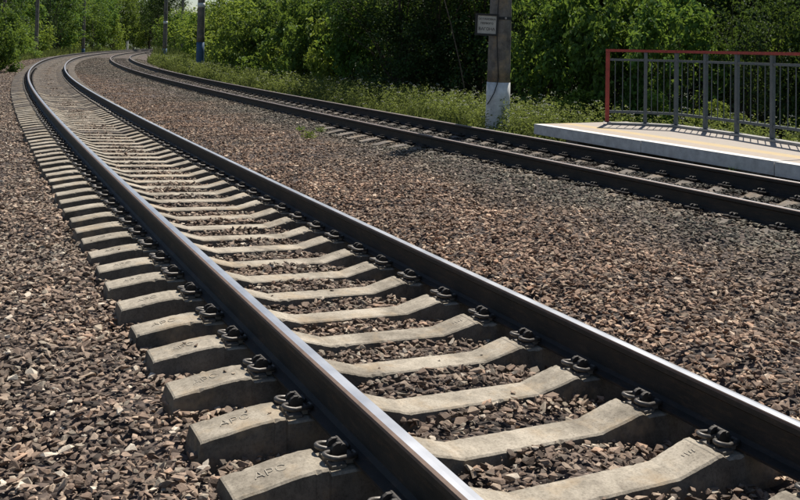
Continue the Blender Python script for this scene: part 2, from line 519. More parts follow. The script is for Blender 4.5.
stones = []   # arrays (s,u,size,lift)
def scatter(s0, s1, u0, u1, dens, smin, smax, lift):
    n = int((s1 - s0) * (u1 - u0) * dens)
    s = RNG.uniform(s0, s1, n); u = RNG.uniform(u0, u1, n)
    size = smin + (smax - smin) * RNG.beta(1.2, 2.9, n)
    stones.append(np.stack([s, u, size, RNG.uniform(0, 1, n) * lift], 1))
scatter(-4.5, 10, -3.3, 9.5, 640, .030, .090, .022)
scatter(0, 6, -3.0, 4.2, 650, .009, .022, .022)
scatter(-4.5, 9, -3.3, 3.5, 150, .036, .100, .028)
scatter(10, 24, -3.4, 9.6, 400, .036, .088, .02)
scatter(24, 55, -3.4, 8.2, 150, .045, .085, .02)
scatter(55, 85, -3.4, 8.2, 55, .06, .10, .02)
ST = np.concatenate(stones)
ST = ST[~on_sleeper(ST[:, 0], ST[:, 1])]
gzv = ground_z(ST[:, 0], ST[:, 1])
W = P(ST[:, 0], ST[:, 1]); W[:, 2] = gzv + ST[:, 3] - .004
keep = in_view(W)
ST = ST[keep]; W = W[keep]
# a few loose stones lying on the sleepers
ne = 46
ks_ = RNG.integers(0, 34, ne); side_ = RNG.random(ne) < .5
ue = np.where(side_, RNG.uniform(.32, 1.25, ne), RNG.uniform(-.52, -.24, ne))
se = S0 + ks_ * DS + RNG.uniform(-.06, .06, ne)
def top_np(u_):
    r_ = np.abs(u_ - G / 2) - G / 2
    return np.interp(r_, [-.80, -.432, -.222, .24, .32, .545], [-.247, -.247, -.189, -.187, -.196, -.235])
We = P(se, ue); szE = RNG.uniform(.012, .042, ne); We[:, 2] = top_np(ue) - CANT / G * ue + szE * .17
ST = np.concatenate([ST, np.stack([se, ue, szE, 0 * se], 1)]); W = np.concatenate([W, We])
pxx, pyy, dd = cam_xy(W)
# fully hidden fill directly behind the rails far away is kept: it is cheap
size_px = ST[:, 2] / np.maximum(dd, .5)
onscreen = (pxx > 5) & (pxx < 795) & (pyy < 498) & (dd > 0)
# hidden right behind the near rails: not counted among the largest
hid = ((ST[:, 1] > .05) & (ST[:, 1] < .28)) | ((ST[:, 1] > G + .05) & (ST[:, 1] < G + .45))
score = np.where(onscreen & ~hid, size_px * (1 + ST[:, 3] * 12), 0)
order = np.argsort(-score)
big = order[:300]; rest = order[300:]
pidx = RNG.integers(0, len(PROTO), len(ST))
ROT = rand_rot(len(ST), .30)
# single stones
PM = []
for k, (vv, ff) in enumerate(PROTO):
    me = mesh_np('stone', vv, ff); me.materials.append(M['stone']); PM.append(me)
PMG = []
for me_ in PM:
    c_ = me_.copy(); c_.materials[0] = M['stone_grimy']; PMG.append(c_)
for i in big:
    o = bpy.data.objects.new('stone', (PMG if -.05 < ST[i, 1] < G + .05 else PM)[pidx[i]]); C.objects.link(o); o.parent = ballast
    m4 = Matrix(ROT[i].tolist()).to_4x4() @ Matrix.Scale(float(ST[i, 2]), 4)
    m4.translation = Vector(W[i].tolist()); o.matrix_local = m4
# the remaining stones joined
gz_in = ((ST[:, 1] > -.05) & (ST[:, 1] < G + .05)) | ((ST[:, 1] - D2(ST[:, 0]) > -.1) & (ST[:, 1] - D2(ST[:, 0]) < G + .1))
gz_r = ~gz_in & (ST[:, 1] > G)
for nm_, mt_, sel in (('crushed_stone', 'stone', rest[~gz_in[rest] & ~gz_r[rest]]), ('brown_stone', 'stone_brown', rest[gz_r[rest]]), ('grimy_stone', 'stone_grimy', rest[gz_in[rest] & (ST[rest, 1] < 3)]), ('dark_shaded_stone', 'stone_dark_shaded', rest[gz_in[rest] & (ST[rest, 1] >= 3)])):
    VV, FF, off = [], [], 0
    for k, (vv, ff) in enumerate(PROTO):
        idx = sel[pidx[sel] == k]
        if not len(idx): continue
        X = np.einsum('nij,vj->nvi', ROT[idx], vv) * ST[idx, 2][:, None, None] + W[idx][:, None, :]
        VV.append(X.reshape(-1, 3))
        FF.append((ff[None] + (np.arange(len(idx)) * len(vv))[:, None, None] + off).reshape(-1, 3)); off += len(idx) * len(vv)
    o = link(nm_, mesh_np(nm_, np.concatenate(VV), np.concatenate(FF)), M[mt_], ballast)
    tag(o, kind='stuff')
    print('stones', len(sel), 'tris', sum(len(f) for f in FF))

# ------------------------------------------------------------------ rails
def rail_mesh(name, sarr, ufun, zfun, tilt, run_lo=-.018, run_hi=.030):
    # profile: (lateral, height) from head top; material per edge
    prof = [(-.0375, -.012), (-.033, -.003), (run_lo, 0.0005), (0.006, .0012), (run_hi, 0.0002), (.0375, -.010), (.0375, -.036),
            (.011, -.052), (.009, -.11), (.011, -.160), (.030, -.176), (.075, -.186), (.075, -.197),
            (-.075, -.197), (-.075, -.186), (-.030, -.176), (-.011, -.160), (-.009, -.11), (-.011, -.052), (-.0375, -.036)]
    mi = []
    n = len(prof)
    for k in range(n):
        a = prof[k]
        if k in (2, 3): mi.append(1)
        elif k in (0, 1, 4): mi.append(2)
        else: mi.append(0)
    th = np.interp(sarr, S, TH)
    V = []
    for l, h in prof:
        u = ufun(sarr) + l
        V.append(P(sarr, u, zfun(sarr) + h - tilt * l))
    V = np.stack(V, 1)          # (ns, n, 3)
    ns = len(sarr)
    V = V.reshape(-1, 3)
    a = np.arange(ns - 1)[:, None] * n; k = np.arange(n)[None, :]; k2 = (k + 1) % n
    F = np.stack([a + k, a + n + k, a + n + k2, a + k2], -1).reshape(-1, 4)
    me = mesh_np(name, V, F, False, np.tile(mi, ns - 1))
    for mm in ('side', 'run', 'edge'): me.materials.append(M[mm])
    return me

sr_ = np.concatenate([np.arange(-9, 60, .25), np.arange(60, 322, .5)])
track1 = empty('railway_track', P(S0, G / 2, -.2).tolist())
tag(track1, 'nearer railway track with fully exposed concrete sleepers curving away to the left', 'railway track', 'railway tracks')
track2 = empty('railway_track', P(6.0, D2(6.0) + G / 2, -.2).tolist())
tag(track2, 'farther railway track running past the platform, its sleepers half buried in stones', 'railway track', 'railway tracks')

def child(o, root):
    o.parent = root
    o.matrix_parent_inverse = Matrix.Translation(-Vector(root.location))
    return o
child(link('rail', rail_mesh('rail', sr_, lambda s: 0 * s, lambda s: 0 * s, CANT / G, -.017, .031)), track1)
child(link('rail', rail_mesh('rail', sr_, lambda s: 0 * s + G, lambda s: 0 * s - CANT, CANT / G, -.030, .022)), track1)
Z2 = -.015
child(link('rail', rail_mesh('rail', sr_, lambda s: D2(s), lambda s: 0 * s + Z2, 0, -.006, .012)), track2)
child(link('rail', rail_mesh('rail', sr_, lambda s: D2(s) + G, lambda s: 0 * s + Z2 - .012, 0, .004, .028)), track2)

# ------------------------------------------------------------------ sleepers
def top_z(a):
    """height of the sleeper's top at lateral distance a from its centre, relative to the rail head"""
    a = abs(a); r = a - G / 2
    pts = [(-.80, -.247), (-.432, -.247), (-.222, -.189), (-.196, -.186), (-.166, -.204), (-.160, -.207), (.168, -.207), (.186, -.186),
           (.24, -.187), (.32, -.196), (.545, -.235), (.5525, -.240)]
    return float(np.interp(r, [p[0] for p in pts], [p[1] for p in pts]))

def sleeper_mesh(seed, step=.02):
    rg = np.random.default_rng(seed)
    st = sorted(set([round(x, 4) for x in np.arange(-1.35, 1.3501, step)] +
                    [sg * (G / 2 + d) for sg in (-1, 1) for d in (-.222, -.196, -.166, -.160, .168, .186, -.432, .545, .24)] + [-1.35, 1.35]))
    rows = []
    for a in st:
        z = top_z(a)
        inner = 1 - .08 * smooth01((.55 - abs(a)) / .2)
        chip = abs(rg.normal()) * .0011 + (rg.random() < .035) * rg.uniform(.003, .012)
        chip2 = abs(rg.normal()) * .0011 + (rg.random() < .035) * rg.uniform(.003, .012)
        w = .092 * inner
        zz = z + rg.normal() * .0006
        rows.append([(a, -.142 * inner, -.44), (a, -w - .006 + chip * .3, zz - .007 - chip), (a, -w + .003 + chip, zz - .001),
                     (a, -.03, zz + .0006), (a, .03, zz), (a, w - .003 - chip2, zz - .001), (a, w + .006 - chip2 * .3, zz - .007 - chip2), (a, .142 * inner, -.44)])
    # slope the two end faces outwards a little
    V = [list(p) for r in rows for p in r]
    n = 8
    F = []
    for i in range(len(rows) - 1):
        for k in range(n - 1):
            F.append((i * n + k, (i + 1) * n + k, (i + 1) * n + k + 1, i * n + k + 1))
    me = bpy.data.meshes.new('sleeper')
    for k in (0, n - 1):
        V[k][0] -= .02; V[(len(rows) - 1) * n + k][0] += .02
    ends = [tuple(range(n)), tuple((len(rows) - 1) * n + k for k in range(n))[::-1]]
    me.from_pydata([tuple(v) for v in V], [], F + ends)
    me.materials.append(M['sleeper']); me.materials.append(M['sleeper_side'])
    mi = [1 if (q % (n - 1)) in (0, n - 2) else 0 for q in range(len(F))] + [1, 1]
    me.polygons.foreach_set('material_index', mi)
    me.update()
    bm = bmesh.new(); bm.from_mesh(me); bmesh.ops.recalc_face_normals(bm, faces=bm.faces[:]); bm.to_mesh(me); bm.free()
    return me
SLM = [sleeper_mesh(300 + k) for k in range(6)]
SLM_FAR = sleeper_mesh(320, .15); SLM_FAR.materials[0] = M['sleeper_dusty']
SLM_D = []
for me_ in SLM:
    c_ = me_.copy(); c_.materials[0] = M['sleeper_dusty']; SLM_D.append(c_)

def clip_mesh(n=8, fine=True):
    """elastic rail clip in local axes: x away from the rail, y along it, z up from the seat"""
    mb = MB()
    for sy in (-1, 1):
        pts = []
        y0 = sy * .050
        pts.append((-.052, sy * .020, .030)); pts.append((-.052, y0 * .95, .031))
        for k in range(0 if fine else 2, 9, 1 if fine else 3):
            a = math.pi * k / 8
            pts.append((.018 + .036 * math.sin(a), sy * (.036 + .024 * math.cos(a)), .034 + .006 * math.sin(a)))
        pts.append((-.012, sy * .012, .038)); pts.append((-.022, sy * .010, .040))
        mb.tube(pts, .0085, n)
    return mb
def anchor_mesh():
    mb = MB()
    # two cheeks with rounded heads, joined by a low web
    for sy in (-1, 1):
        prof = [(-.026, 0), (-.026, .050)] + [(-.026 + .026 - .026 * math.cos(a), .050 + .020 * math.sin(a)) for a in np.linspace(0, math.pi, 6)[1:]] + [(.026, 0)]
        yo, yi = sy * .030, sy * .013
        n_ = len(prof)
        vs = [(x, yo, z) for x, z in prof] + [(x, yi, z) for x, z in prof]
        fs = [tuple(range(n_)), tuple(range(n_, 2 * n_))[::-1]] + [(k, (k + 1) % n_, n_ + (k + 1) % n_, n_ + k) for k in range(n_)]
        mb.add(vs, fs)
    mb.box((0, 0, .022), (.040, .03, .044))
    mb.tube([(-.012, -.036, .060), (-.012, .036, .060)], .011, 8)
    return mb
def to_mesh(mb, name, mat, bevel=0, smooth=False):
    o = mb.build(name, mat, None, smooth, bevel); me = o.data; bpy.data.objects.remove(o)
    bm = bmesh.new(); bm.from_mesh(me); bmesh.ops.recalc_face_normals(bm, faces=bm.faces[:]); bm.to_mesh(me); bm.free()
    return me
CLIP = to_mesh(clip_mesh(), 'rail_clip', M['clip'], 0, True)
CLIP_LO = to_mesh(clip_mesh(4, False), 'rail_clip', M['clip'])
M['clip_dull'] = simple_mat('dull_dark_clip', (.05, .042, .036), .8, .1, .35, 30, .001)  # darker, rougher copy for the farther track
CLIP_2 = CLIP.copy(); CLIP_2.materials[0] = M['clip_dull']
ANCH = to_mesh(anchor_mesh(), 'clip_anchor', M['anchor'], .0025)
pm = MB(); pm.box((.012, 0, .006), (.062, .135, .013)); pm.box((-.045, 0, .016), (.045, .11, .018))
PADM = to_mesh(pm, 'insulator_pad', M['pad'], .002)

def text_mesh(body, size, mat, depth=.0015, bold=0.0):
    cu = bpy.data.curves.new('lettering', 'FONT'); cu.body = body; cu.size = size
    cu.align_x = 'CENTER'; cu.align_y = 'CENTER'; cu.extrude = depth; cu.offset = bold; cu.resolution_u = 2
    ob = bpy.data.objects.new('tmp_text', cu); C.objects.link(ob)
    dg = bpy.context.evaluated_depsgraph_get(); dg.update()
    me = bpy.data.meshes.new_from_object(ob.evaluated_get(dg))
    bpy.data.objects.remove(ob); bpy.data.curves.remove(cu)
    me.name = 'lettering'; me.materials.clear(); me.materials.append(mat)
    return me
M['lettering_faint'] = simple_mat('faint_relief_shade_letters', (.355, .315, .25), .9, 0, .3, 40)  # paler painted relief shadow for the fainter letters
TXTS = [text_mesh('АРС', z_, M[m_], .0010, o_) for z_, m_, o_ in ((.070, 'lettering', -.0011), (.064, 'lettering_faint', -.0008), (.066, 'lettering_faint', -.0013))]
MARKS = []
for v_ in range(4):
    rq = random.Random(v_ + 40); mk = MB()
    for k in range(rq.choice((3, 4, 4))):
        l_ = rq.uniform(.014, .034); y_ = rq.uniform(-.008, .008); x_ = k * .018 - .03 + rq.uniform(-.004, .004)
        mk.bar((x_, y_ - l_ / 2, 0), (x_ + rq.uniform(-.003, .006), y_ + l_ / 2, 0), rq.uniform(.003, .0065), .0022)
    MARKS.append(to_mesh(mk, 'moulded_mark', M['lettering' if v_ % 2 else 'lettering_faint']))

def local_basis(s, u, zc, cant):
    th = heading(s)
    x = Vector((math.cos(th), math.sin(th), -cant)).normalized()     # to the right, tilted with the cant
    y = Vector((-math.sin(th), math.cos(th), 0))
    z = x.cross(y)
    m = Matrix(((x.x, y.x, z.x, 0), (x.y, y.y, z.y, 0), (x.z, y.z, z.z, 0), (0, 0, 0, 1)))
    m.translation = Vector(P(s, u, zc).tolist())
    return m

def lay_sleepers(root, s_start, ds, ufun, zc, cant, nmax, nclip, nclip_fine, ntext, inner_only=False, kfirst=0):
    rg = random.Random(5)
    inv = Matrix.Translation(-Vector(root.location))
    farV = []
    clip_far = MB()
    k = kfirst; count = 0
    restV = []
    while True:
        s = s_start + k * ds
        if s > 315: break
        u = float(ufun(s)) + G / 2
        js = rg.uniform(-.014, .014); rot = rg.uniform(-.018, .018)
        m = inv @ local_basis(s + js, u, zc, cant) @ Matrix.Rotation(rot, 4, 'Z') @ Matrix.Translation((rg.uniform(-.008, .008), 0, rg.uniform(-.003, .002)))
        if count < nmax:
            near = count < 120
            me = SLM_D[rg.randrange(6)] if (root is track2 and near) else ((SLM_D if rg.random() < (count - 34) / 30 else SLM)[rg.randrange(6)]) if near else SLM_FAR
            o = bpy.data.objects.new('sleeper', me); C.objects.link(o); o.parent = root; o.matrix_local = m
            if k % 2: pass
            if count < nclip:
                fine = count < nclip_fine
                for side in (-1, 1):
                    for io in (-1, 1):
                        xa = side * G / 2 + io * .117
                        cm = Matrix.Translation((xa, 0, -.207)) @ Matrix.Rotation(0 if io > 0 else math.pi, 4, 'Z')
                        c = bpy.data.objects.new('rail_clip', CLIP if fine else (CLIP_2 if root is track2 else CLIP_LO)); C.objects.link(c); c.parent = o; c.matrix_local = cm @ Matrix.Rotation(rg.uniform(-.09, .09), 4, 'Z') @ Matrix.Scale(rg.uniform(1.14, 1.24), 4)
                        a = bpy.data.objects.new('clip_anchor', ANCH); C.objects.link(a); a.parent = o; a.matrix_local = cm @ Matrix.Rotation(rg.uniform(-.05, .05), 4, 'Z') @ Matrix.Scale(1.13, 4)
                        if fine:
                            p_ = bpy.data.objects.new('insulator_pad', PADM); C.objects.link(p_); p_.parent = o; p_.matrix_local = cm
            if count < ntext and root is track1:
                for sgn in (-1,):
                    t = bpy.data.objects.new('lettering', TXTS[rg.choice((0, 1, 1, 2, 2))]); C.objects.link(t); t.parent = o
                    a0 = -(G / 2 + .385)
                    slope = math.atan2(top_z(a0 + .06) - top_z(a0 - .06), .12)
                    t.matrix_local = Matrix.Translation((a0, 0, top_z(a0) + .0018)) @ Matrix.Rotation(-slope, 4, 'Y') @ Matrix.Rotation(rg.uniform(-.12, .12), 4, 'Z')
                    if rg.random() < .45: continue
                    t2 = bpy.data.objects.new('moulded_mark', rg.choice(MARKS)); C.objects.link(t2); t2.parent = o
                    a1 = (G / 2 - .285)
                    slope = math.atan2(top_z(a1 + .03) - top_z(a1 - .03), .06)
                    t2.matrix_local = Matrix.Translation((a1, .005, top_z(a1) + .0015)) @ Matrix.Rotation(-slope, 4, 'Y')
        else:
            restV.append(m)
        count += 1; k += 1
    if restV:
        mb = MB()
        prof = [(-1.35, -.24), (-.98, -.187), (-.61, -.187), (-.36, -.247), (.36, -.247), (.61, -.187), (.98, -.187), (1.35, -.24)]
        for m in restV:
            vs = []
            for a, z in prof:
                for y, zz in ((-.14, -.44), (-.09, z), (.09, z), (.14, -.44)): vs.append(m @ Vector((a, y, zz)))
            fs = []
            for i in range(len(prof) - 1):
                for q in range(3): fs.append((i * 4 + q, (i + 1) * 4 + q, (i + 1) * 4 + q + 1, i * 4 + q + 1))
            mb.add(vs, fs)
        o = mb.build('sleepers', M['sleeper'], root); tag(o, kind='stuff')

lay_sleepers(track1, S0, DS, lambda s: 0 * s, -CANT / 2, CANT / G, 300, 110, 45, 17, kfirst=-8)
lay_sleepers(track2, .1, .52, lambda s: D2(s), Z2 - .006, .0075, 300, 90, 0, 0, kfirst=-2)

# ------------------------------------------------------------------ platform
E0 = Vector((2.41, 15.29, 0)); E1 = Vector((4.72, 10.47, 0))
ed = (E1 - E0).normalized()              # along the edge towards the camera
en = Vector((-ed.y, ed.x, 0))            # away from the track
if en.x < 0: en = -en
PZ, PT = .10, .175
plat = empty('station_platform', (E0.x, E0.y, -.4))
tag(plat, 'low concrete railway platform with white painted edge beside the farther track', 'platform')
cuts = [0.0, 2.76, 5.16, 7.66, 10.2]
pinv = Matrix.Translation(-Vector(plat.location))
FB = [Vector(v) for v in ((3.77, 15.57, 0), (4.42, 15.44, 0), (4.90, 15.22, 0), (5.18, 14.55, 0), (5.44, 13.86, 0), (5.66, 13.05, 0), (5.88, 12.24, 0), (6.10, 11.43, 0), (6.32, 10.62, 0))]
def mat_platform_top():
    m, nt, b = new_mat('platform_surface')
    tc = N(nt, 'ShaderNodeTexCoord').outputs['Object']
    sep = N(nt, 'ShaderNodeSeparateXYZ'); nt.links.new(tc, sep.inputs[0])
    wob = math_n(nt, 'MULTIPLY', math_n(nt, 'SUBTRACT', noise(nt, 3, 4, .6, tc), .5), .05)
    y = math_n(nt, 'ADD', sep.outputs[1], wob)
    c = ramp(nt, math_n(nt, 'DIVIDE', y, 3.0), [(0, (.74, .73, .69)), (.050, (.74, .73, .69)), (.062, (.40, .335, .27)), (.17, (.40, .335, .27)),
                                                (.19, (.50, .385, .215)), (.25, (.50, .385, .215)), (.28, (.37, .325, .275)), (1, (.36, .32, .28))])
    c = mix(nt, .5, c, ramp(nt, noise(nt, 9, 6, .75, tc), [(.3, (.72, .72, .72)), (.7, (1.12, 1.1, 1.08))]), 'MULTIPLY')
    nt.links.new(c, b.inputs['Base Color']); b.inputs['Roughness'].default_value = .85
    bump(nt, b, noise(nt, 120, 4, .7, tc), .5, .003)
    return m
M['ptop'] = mat_platform_top()
M['pface'] = simple_mat('weathered_white_edge', (.52, .52, .51), .85, 0, .26, 6, .003, 30)
angle = math.atan2(ed.y, ed.x)
# local frame of a slab: x along edge, y away from the track
base_m = Matrix(((ed.x, en.x, 0, E0.x), (ed.y, en.y, 0, E0.y), (0, 0, 1, 0), (0, 0, 0, 1)))
def back_w(t):
    """platform width at distance t along the edge"""
    q = E0 + ed * t
    best = 2.6
    pts = [((p - E0).dot(ed), (p - E0).dot(en)) for p in FB]
    pts.sort()
    return float(np.interp(t, [p[0] for p in pts], [p[1] for p in pts])) + .22
for i in range(len(cuts) - 1):
    t0, t1 = cuts[i] + (.008 if i else 0), cuts[i + 1] - .008
    bm = bmesh.new()
    ts = np.linspace(t0, t1, 6)
    lo_f = [bm.verts.new((t, 0, -PT)) for t in ts]; hi_f = [bm.verts.new((t, 0, 0)) for t in ts]
    W0 = [(2.1 if t < .15 else back_w(max(t, 0))) for t in ts]
    hi_b = [bm.verts.new((t, w, 0)) for t, w in zip(ts, W0)]; lo_b = [bm.verts.new((t, w, -PT)) for t, w in zip(ts, W0)]
    for k in range(5):
        f = bm.faces.new((lo_f[k], lo_f[k + 1], hi_f[k + 1], hi_f[k])); f.material_index = 1
        f = bm.faces.new((hi_f[k], hi_f[k + 1], hi_b[k + 1], hi_b[k])); f.material_index = 0
        f = bm.faces.new((hi_b[k], hi_b[k + 1], lo_b[k + 1], lo_b[k])); f.material_index = 1
        f = bm.faces.new((lo_b[k], lo_b[k + 1], lo_f[k + 1], lo_f[k])); f.material_index = 1
    for e in (0, 5):
        f = bm.faces.new((lo_f[e], hi_f[e], hi_b[e], lo_b[e])); f.material_index = 1
    bmesh.ops.recalc_face_normals(bm, faces=bm.faces[:])
    me = bpy.data.meshes.new('slab'); bm.to_mesh(me); bm.free()
    me.materials.append(M['ptop']); me.materials.append(M['pface'])
    o = link('slab', me, None, plat)
    o.matrix_local = pinv @ base_m @ Matrix.Translation((0, 0, PZ + (.004 if i % 2 else 0)))
# kerb strip along the back, under the railing
for i in range(len(FB) - 1):
    a, b_ = FB[i], FB[i + 1]
    for q in range(1):
        mb = MB(); mb.bar(Vector((a.x, a.y, PZ + .022)) - plat.location, Vector((b_.x, b_.y, PZ + .022)) - plat.location, .20, .032)
        o = mb.build('kerb', M['slab'], plat)
for t in (.5, 2.0, 3.2, 4.7, 5.7, 7.2, 8.4, 9.8):
    mb = MB(); q = E0 + ed * t + en * 1.35
    mb.box(Vector((q.x, q.y, -.30)) - plat.location, (.32, 1.8, .396), angle)
    mb.build('support', M['slab'], plat)

# ------------------------------------------------------------------ railing
rail_o = empty('platform_railing', (FB[0].x, FB[0].y, PZ + .038))
tag(rail_o, 'grey steel railing with red top rail and red end post on the platform', 'railing')
rl = rail_o.location.copy()
HT = 1.29
def rel(p, z): return Vector((p.x - rl.x, p.y - rl.y, z))
PM_ = {}
for i, p in enumerate(FB):
    mb = MB()
    w = .072 if i == 0 else .060
    d = (FB[min(i + 1, len(FB) - 1)] - FB[max(i - 1, 0)]); a = math.atan2(d.y, d.x)
    mb.box(rel(p, (HT - .03) / 2 + .006), (w, w, HT - .03 - .006), a)
    o = mb.build('end_post' if i == 0 else 'post', M['red'] if i == 0 else M['grey'], rail_o, bevel=.004)
    if i == 0: o['label'] = 'red end post'
    mb = MB(); mb.box(rel(p, .003), (.13, .13, .006), a); mb.build('base_plate', M['grey'], rail_o)
    if i < len(FB) - 1:
        q = FB[i + 1]; n_ = (q - p).normalized()
        a0 = p + n_ * (.0335 if i else .038); a1 = q - n_ * .0335
        mb = MB(); mb.bar(rel(p - n_ * (.037 if i == 0 else 0), HT), rel(q, HT), .068, .048); mb.build('handrail', M['red'], rail_o)
        mb = MB(); mb.bar(rel(a0, HT - .165), rel(a1, HT - .165), .040, .040); mb.build('upper_rail', M['grey'], rail_o)
        mb = MB(); mb.bar(rel(a0, .19), rel(a1, .19), .040, .045); mb.build('lower_rail', M['grey'], rail_o)
        nb = 4
        for k in range(nb):
            c = p.lerp(q, (k + 1) / (nb + 1))
            mb = MB(); mb.bar(rel(c, .213), rel(c, HT - .186), .0125, .0125); mb.build('baluster', M['grey'], rail_o)

# ------------------------------------------------------------------ line poles
def pole(x, y, zb, h, r0, r1, paint, ztop_paint, label, group='concrete line poles', plate=None, lean=(0, 0), col='pole'):
    root = empty('line_pole', (x, y, zb)); tag(root, label, 'pole', group)
    n_ = 16
    def ring(z): t = z / h; return (lean[0] * z, lean[1] * z, z), r0 + (r1 - r0) * t
    zp = ztop_paint - zb
    mb = MB()
    zs = [zp * .985] + list(np.linspace(zp + .3, h, 7)) if paint else list(np.linspace(0, h, 8))
    mb.tube([ring(z)[0] for z in zs], [ring(z)[1] for z in zs], n_)
    mb.build('shaft', M[col], root, True)
    if paint:
        mb = MB(); zs = np.linspace(-.3, zp, 5)
        mb.tube([ring(z)[0] for z in zs], [ring(z)[1] + .004 for z in zs], n_)
        mb.build('painted_base', M[paint], root, True)
    if plate:
        zc = plate - zb; c, r = ring(zc)
        mb = MB(); mb.tube([(c[0], c[1], zc - .13), (c[0], c[1], zc + .13)], r + .012, n_); mb.build('number_band', M['white'], root, True)
    return root
sp_ = pole(2.13, 18.55, -.45, 9.5, .262, .165, 'whitewash', .70, 'thick concrete pole with whitewashed base and a small white sign, left of the platform', lean=(.014, 0))
# clamp, cable and sign on it
mb = MB(); mb.tube([(.02, 0, 2.49), (.02, 0, 2.55)], .254, 20); mb.build('clamp_band', M['black'], sp_)
mb = MB(); mb.tube([(-.03 + .03 * math.sin(z * 2.1), -.268 + z * .0062, z) for z in np.linspace(1.25, 4.2, 24)] + [], .011, 6)
mb.tube([(-.012, -.2603, 1.25), (-.05, -.268, 1.1), (-.11, -.262, .92), (-.19, -.215, .76), (-.235, -.17, .68)], .011, 6); mb.build('cable', M['black'], sp_, True)
for bx_ in (-.10, .10):
    mb = MB(); mb.tube([(.02 + bx_, -.24, 2.52), (.02 + bx_, -.285, 2.52)], .022, 8); mb.build('bolt', M['slab'], sp_)
sgn = empty('stop_sign_board', (1.845, 18.262, 1.925)); tag(sgn, 'small white Russian stopping sign in a black frame on the whitewashed pole', 'sign')
sgn.rotation_euler = (0, math.radians(2.0), math.radians(2))
mb = MB(); mb.box((0, 0, 0), (.40, .018, .385)); mb.build('board', M['signwhite'], sgn)
for c_, s_ in (((0, -.008, .2125), (.49, .035, .045)), ((0, -.008, -.2125), (.49, .035, .045)), ((-.2225, -.008, 0), (.045, .034, .378)), ((.2225, -.008, 0), (.045, .034, .378))):
    mb = MB(); mb.box(c_, s_); mb.build('frame_bar', M['black'], sgn)
mb = MB(); mb.bar((.10, .02, .10), (.16, .08, .10), .03, .03); mb.build('bracket', M['black'], sgn)
for body, z, sz in (('ОСТАНОВКА', .115, .058), ('ПЕРВОГО', .025, .058), ('ВАГОНА', -.095, .086)):
    t = link('lettering', text_mesh(body, sz, M['black'], .001, .0012), None, sgn)
    t.matrix_local = Matrix.Translation((0, -.0105, z)) @ Matrix.Rotation(math.pi / 2, 4, 'X')

def px(x, d):
    """ground x of a column seen at frame column x and depth d"""
    return (x - 400) / 860.35 * d
pole(px(201, 50), 50, -.5, 10, .235, .17, 'blue', 1.45, 'tall dark concrete pole with blue base among the verge weeds', plate=3.6)
pole(px(165.5, 83), 83, -.5, 10, .22, .15, 'blue', .80, 'second blue-based pole along the inside of the curve, behind the tall one', plate=3.3)
pole(px(182.5, 118), 118, -.5, 10, .20, .15, 'blue', .8, 'third thin pole at the inside of the curve, farthest of the blue-based ones', plate=3.4)
pole(px(37, 84), 84, -.5, 10, .19, .15, 'blue', .35, 'blue-based pole left of the nearer track, before the trees')
pole(px(84, 118), 118, -.5, 10, .22, .16, 'blue', .3, 'dark thin pole with blue foot behind the outer rail of the curve')
pole(px(4, 62), 62, -.5, 10, .14, .12, None, 0, 'slim pale grey pole behind the leftmost light green bush')

# small marker post and signal far round the bend
mp = empty('marker_post', (px(128, 150), 150, -.5)); tag(mp, 'short white marker post beside the far end of the curve', 'marker post')
mb = MB(); mb.box((0, 0, .95), (.30, .30, 1.9)); mb.build('post', M['white'], mp, bevel=.02)
mb = MB(); mb.box((0, 0, 1.93), (.36, .36, .06)); mb.build('cap', M['white'], mp)
sg = empty('rail_signal', (px(196, 108), 108, -.5)); tag(sg, 'small black railway signal head on a slim mast between two poles', 'signal')
mb = MB(); mb.tube([(0, 0, 0), (0, 0, 4.9)], .06, 8); mb.build('mast', M['grey'], sg)
mb = MB()
cpts = [(.34 * math.cos(a), .34 * math.sin(a)) for a in np.linspace(0, 2 * math.pi, 18)[:-1]]
mb.add([(x, -.10, 4.55 + z) for x, z in cpts] + [(x, -.06, 4.55 + z) for x, z in cpts], [tuple(range(17)), tuple(range(17, 34))[::-1]] + [(k, (k + 1) % 17, 17 + (k + 1) % 17, 17 + k) for k in range(17)])
mb.build('backboard', M['black'], sg)
mb = MB(); mb.tube([(0, -.102, 4.60), (0, -.30, 4.60)], .10, 12); mb.build('hood', M['black'], sg)
mb = MB(); mb.tube([(0, -.305, 4.60), (0, -.31, 4.60)], .08, 12); mb.build('lens', M['red'], sg)

# ------------------------------------------------------------------ foliage
def leaf_quads(cen, nrm, size, seed, aspect=.62, droop=.0):
    """folded rhombic leaves: 4 verts, 2 triangles each (one quad)"""
    rg = np.random.default_rng(seed)
    n = len(cen)
    nrm = nrm / (np.linalg.norm(nrm, axis=1)[:, None] + 1e-9)
    t = rg.normal(size=(n, 3)); t[:, 2] -= droop
    t -= (t * nrm).sum(1)[:, None] * nrm; t /= np.linalg.norm(t, axis=1)[:, None] + 1e-9
    b = np.cross(nrm, t)
    sz = size[:, None]
    V = np.stack([cen - t * sz * .5, cen + b * sz * aspect * .5 + t * sz * .06 + nrm * sz * .09, cen + t * sz * .5 - nrm * sz * .12, cen - b * sz * aspect * .5 + t * sz * .06 + nrm * sz * .09], 1)
    F = (np.arange(n) * 4)[:, None] + np.array([0, 1, 2, 3])[None]
    return V.reshape(-1, 3), F

